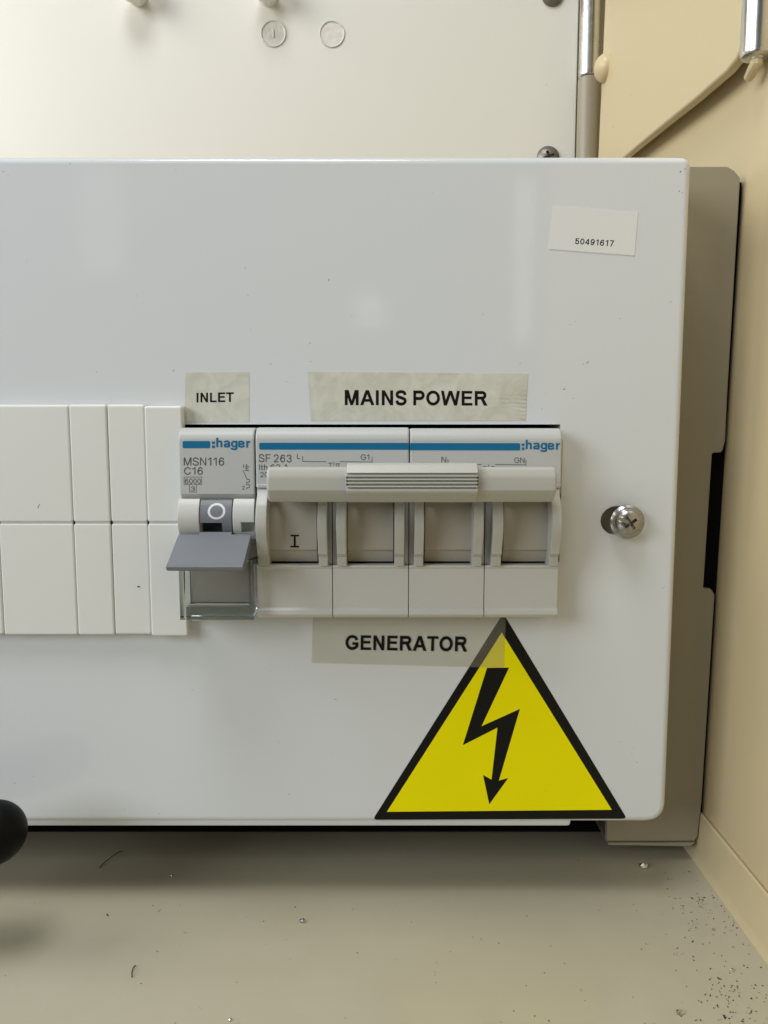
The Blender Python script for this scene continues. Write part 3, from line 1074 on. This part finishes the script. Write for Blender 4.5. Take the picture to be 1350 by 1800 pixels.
sign = thing('warning_sign', (P(880, 1440, DOOR)[0], DOOR, Zp(1440, DOOR)), 'yellow triangular high voltage warning sticker with black border and bolt', 'warning sign')
decal('border', [(655, 1441), (1102, 1439), (884.5, 1078)], DOOR - .012, 'sign_black', sign, .05, radii=.7)
decal('yellow_field', [(680, 1427), (1075.5, 1423.5), (882, 1112)], DOOR - .075, 'sign_yellow', sign)
bolt = [(856, 1174), (895, 1173.5), (846.5, 1276.5), (914, 1246), (877, 1372), (893.5, 1367.5), (860, 1414), (849, 1362), (864, 1370.5), (874.5, 1279), (813.5, 1310)]
decal('lightning_bolt', bolt, DOOR - .085, 'sign_black', sign)

tape_label('tape_label', [(326, 655), (438, 654), (438, 741), (324, 742)], 'INLET', [(345.5, 690.5), (411, 689.5), (411, 706.5), (345.5, 707.5)], 'tape', 'short yellowed tape label printed INLET above the single breaker', .205)
tape_label('tape_label', [(541, 653.5), (928, 656.5), (924, 739), (546, 739.5)], 'MAINS POWER', [(606, 685), (857, 687), (857, 713.5), (606, 712.5)], 'tape', 'long yellowed tape label printed MAINS POWER above the wide switch', .205)
tape_label('tape_label', [(550, 1084), (889, 1086), (886, 1174), (547.5, 1165)], 'GENERATOR', [(607.5, 1116), (822, 1118.5), (821, 1146), (607, 1142.5)], 'tape_thin', 'translucent tape label printed GENERATOR overlapping the warning triangle', .205)
st = decal('number_sticker', [(972.5, 362), (1121.5, 373), (1115, 449.5), (965, 438)], DOOR - .012, 'sticker_white', None, .09)
tag(st, 'small tilted white sticker numbered 50491617 in the upper door corner', 'sticker')
lettering('number', '50491617', [(1011.5, 418.5), (1079.5, 422.5), (1078, 433.5), (1010.5, 429)], DOOR - .115, 'print_black', st, .17)

# ------------------------------------------------------------------ fittings on the back panel
for (px, py, lab, slotted) in ((480.5, 59.5, 'round white screw cap with a small slot pressed into the back panel', True), (583.5, 60, 'round white screw cap without slot pressed into the back panel', False)):
    x, _, z = P(px, py, PANEL)
    bm = lathe([(5.45, 0.4), (5.5, -.35), (5.35, -.55), (5.05, -.5), (4.85, -.12), (4.4, -.1), (0, -.12)], (x, PANEL, z), (0, 1, 0), 36)
    o = obj('screw_cap', bm, 'cap_white', None)
    tag(o, lab, 'screw cap', 'screw caps on the white back panel')
    if slotted:
        obj('slot_mark', box(x - .28, x + .28, PANEL - .5, PANEL - .1, z - 1.6, z + 1.8, .12), 'knob_white', o)
for (px, lab) in ((231, 'white round knob at the upper edge, farther from the screw caps'), (466, 'white round knob just above the slotted screw cap')):
    x, _, z = P(px, -26, PANEL - 9)
    bm = lathe([(4.2, 0), (4.2, -6), (5.6, -6.4), (6.0, -7.2), (6.0, -11.5), (5.4, -12.6), (4.5, -13), (0, -13)], (x, PANEL, z), (0, 1, 0), 32)
    tag(obj('knob', bm, 'knob_white', None), lab, 'knob', 'white knobs on the back panel')
for (px, py, r, lab) in ((963, 278, 4.9, 'grey domed screw half hidden by the top of the white door'), (971, -8, 4.6, 'grey domed screw beside the chrome hinge sleeve')):
    x, _, z = P(px, py, PANEL)
    hd = lathe([(r, 0), (r + .1, -.5), (r * .93, -1.2), (r * .7, -2.1), (r * .35, -2.6), (0, -2.7)], (x, PANEL, z), (0, 1, 0), 32)
    cs = []
    for a in (20, 110):
        b = box(-r * .5, r * .5, PANEL - 4, PANEL - 1.2, -.55, .55)
        ca, sa = math.cos(math.radians(a)), math.sin(math.radians(a))
        for v in b.verts:
            xx, zz = v.co.x, v.co.z
            v.co = Vector((x + xx * ca - zz * sa, v.co.y, z + xx * sa + zz * ca))
        cs.append(b)
    tag(obj('panel_screw', cut(hd, cs), 'screw_grey', None), lab, 'screw', 'screws in the white back panel')

# hinge between the panel and the corner
hxx, hyy = Xp(1034, 150, 357), 357.0
hb = thing('hinge', (hxx, hyy, Zp(300, 357)), 'tall corner hinge with chrome upper sleeve and painted beige lower sleeve', 'hinge')
zbr = Zp(138.5, 357)
obj('chrome_sleeve', lathe([(0, .4), (3.6, .4), (4.25, .9), (4.25, 90), (0, 90)], (hxx, hyy, zbr), (0, 0, 1), 32), 'chrome', hb)
obj('painted_sleeve', lathe([(0, 0), (4.0, 0), (4.35, -.4), (4.35, -150), (0, -150)], (hxx, hyy, zbr), (0, 0, 1), 32), 'base_paint', hb)
bx_, by_ = wall_x(268) - 6.4, 333.0
zz = Zp(120, 333)
bmh = lathe([(5.2, -1), (5.2, 1.0), (4.9, 2.0), (4.0, 3.2), (2.6, 4.1), (1.2, 4.5), (0, 4.6)], (bx_, by_, zz), (-1, 0, 0), 32)
tag(obj('bolt_head', bmh, 'wall_beige', None), 'beige painted domed bolt head on the wall beside the chrome sleeve', 'bolt')

# hinge plate standing off the side wall, with its own chrome barrel near the viewer
hp = thing('wall_hinge', (90, 206, 210), 'beige hinge plate on the side wall with a chrome barrel at its front', 'hinge')
bm = bmesh.new()
side = [(203, 330), (203, 219), (204.5, 214.5), (208, 212), (214, 211.4), (235, 212.8), (262, 215.3), (290, 217.8), (318, 220), (339, 221), (339, 330)]
A = [bm.verts.new((wall_x(z) - 6.4, y, z)) for y, z in side]
B = [bm.verts.new((wall_x(z) - 3.9, y, z)) for y, z in side]
fa = bm.faces.new(A)
bm.faces.new(B[::-1])
for i in range(len(side)):
    j = (i + 1) % len(side)
    bm.faces.new((A[i], A[j], B[j], B[i]))
bmesh.ops.recalc_face_normals(bm, faces=bm.faces)
bmesh.ops.bevel(bm, geom=list(fa.edges), offset=.8, segments=3, profile=.5, affect='EDGES')
obj('plate', bm, 'wall_beige', hp)
wx = Xp(1330, 97, 203)
obj('chrome_barrel', lathe([(0, -.3), (1.6, -.3), (1.8, 0), (2.5, 0), (3.5, .35), (3.85, 1.2), (3.85, 100), (0, 100)], (wx, 203, Zp(103, 203)), (0, 0, 1), 36), 'chrome', hp)
obj('barrel_pin', tube([(wx, 203, Zp(103, 203) + 1), (wx, 203, Zp(104, 203) - 1.0), (wx - .2, 204, Zp(108, 203) - 1.2), (wx + .1, 207, Zp(112, 203) - 1.5)], [1.5, 1.5, 1.4, 1.2]), 'wall_beige', hp)

# ------------------------------------------------------------------ black grip at the left, and bits on the floor
gxx, gy, gz = P(-14, 1464, 172)
lh = thing('black_handle', (gxx - 30, gy, 0), 'glossy black rounded grip in front of the lower white door', 'handle')
ax = Vector((-.86, 0.05, -.30)).normalized()
obj('grip', lathe([(7.2 * math.sin(math.pi / 2 * k / 14), -7.6 * math.cos(math.pi / 2 * k / 14)) for k in range(15)] + [(7.2 - 2.0 * (k / 10) ** 1.6, 26 * k / 10) for k in range(1, 11)] + [(0, 26)], (gxx, gy, gz), ax, 40), 'black_rubber', lh)
e0 = Vector((gxx, gy, gz)) + ax * 25
obj('rod', tube([e0, e0 + ax * 18, e0 + ax * 26 + Vector((0, 0, -6)), (e0.x - 26, e0.y + 2, 0)], 2.4), 'black_rubber', lh)


def floor_pt(px, py, z=0.0):
    u, v = (px - CX) / F_PX, -(py - CY) / F_PX
    dy, dz = v * sp + cp, v * cp - sp
    t = (z - CAM_Z) / dz
    return (u * t, dy * t, z)


bm_d, bm_l = bmesh.new(), bmesh.new()
clumps = [(random.gauss(1262, 45) + (q - 1520) * .13, q, random.uniform(8, 34)) for q in [1520 + 300 * random.random() for _ in range(34)]]
n_f = 0
while n_f < 300:
    r = random.random()
    if r < .74:
        c = random.choice(clumps)
        px, py = c[0] + random.gauss(0, c[2]), c[1] + random.gauss(0, c[2] * .7)
    elif r < .90:
        px, py = random.gauss(1230, 95), random.uniform(1500, 1830)
    else:
        px, py = random.uniform(-20, 1250), random.uniform(1530, 1830)
    if py < 1490:
        continue
    x, y, _ = floor_pt(px, py)
    if x > wall_x(0) - 3 or y > 222:
        continue
    n_f += 1
    L_ = .05 + .075 * random.lognormvariate(0, .75)
    W_ = random.uniform(.04, .12)
    L_ = min(L_, .9)
    if L_ < .2:
        W_ = L_ * random.uniform(.5, 1)
    a = random.uniform(0, math.pi)
    H_ = random.uniform(.03, .12)
    b = box(-L_, L_, -W_, W_, 0.005, H_)
    tilt = random.uniform(-.25, .25)
    ca, sa = math.cos(a), math.sin(a)
    bend = random.uniform(-.5, .5)
    for v in b.verts:
        X_, Y_ = v.co.x, v.co.y
        k = random.uniform(.55, 1.2)
        Y_ += bend * abs(X_)
        v.co = Vector((x + (X_ * ca - Y_ * sa) * k, y + (X_ * sa + Y_ * ca) * k, max(.004, v.co.z + tilt * X_ * .5 + .05)))
    if random.random() < .17:
        bm_l = merge(bm_l, b)
    else:
        bm_d = merge(bm_d, b)
fil = tag(obj('drill_filings', bm_d, 'fleck_dark', None, origin=(0, 0, 0)), 'scattered fine dark drill filings on the floor by the side wall', 'filings', kind='stuff')
tag(obj('bright_filings', bm_l, 'swarf', fil), kind='stuff')


def chip(px, py, r, material, label):
    x, y, _ = floor_pt(px, py)
    b = bmesh.new()
    bmesh.ops.create_icosphere(b, subdivisions=1, radius=1)
    for v in b.verts:
        k = random.uniform(.6, 1.15)
        v.co = Vector((x + v.co.x * r * 1.25 * k, y + v.co.y * r * k, max(.01, r * .55 + v.co.z * r * .6 * k)))
    o = obj('metal_chip', b, material, None, angle=5)
    tag(o, label, 'metal chip', 'bright metal chips on the floor')


chip(1130, 1525, 1.1, 'swarf', 'largest bright metal chip on the floor in front of the base flange')
chip(1247, 1541, .55, 'swarf', 'small round bright chip against the upturned floor edge')
chip(532, 1621, .75, 'swarf', 'lone bright sliver in the open middle of the floor')
chip(1194, 1781, .8, 'swarf', 'bright chip among filings, beside the faint floor scratch')
chip(1254, 1635, .42, 'swarf', 'tiny bright chip among the filings near the side wall')
chip(1288, 1706, .5, 'swarf', 'small bright chip lowest along the side wall')
chip(1187, 1679, .35, 'swarf', 'tiny pale chip in the middle of the filings')
chip(1137, 1660, .28, 'swarf', 'tiny pale chip at the edge of the filings')
chip(404, 1794, .4, 'swarf', 'small bright chip near the front of the bare floor')
chip(302, 1540, .35, 'swarf', 'tiny bright chip close behind the long curled hair')


def hair(path, r, label):
    pts = [Vector(floor_pt(a, b)) + Vector((0, 0, .18 + h)) for a, b, h in path]
    o = obj('fibre_strand', tube(pts, r, 6), 'fibre', None)
    tag(o, label, 'fibre', 'dark fibres on the floor')


hair([(175, 1526, 0), (186, 1517, .3), (198, 1509, .5), (208, 1501, .3), (216, 1497, .1)], .11, 'long thin dark fibre lying in the shadow under the door')
hair([(238, 1698, 0), (234, 1706, .4), (232, 1714, .4), (232, 1719, 0)], .12, 'short curled dark fibre on the open floor')
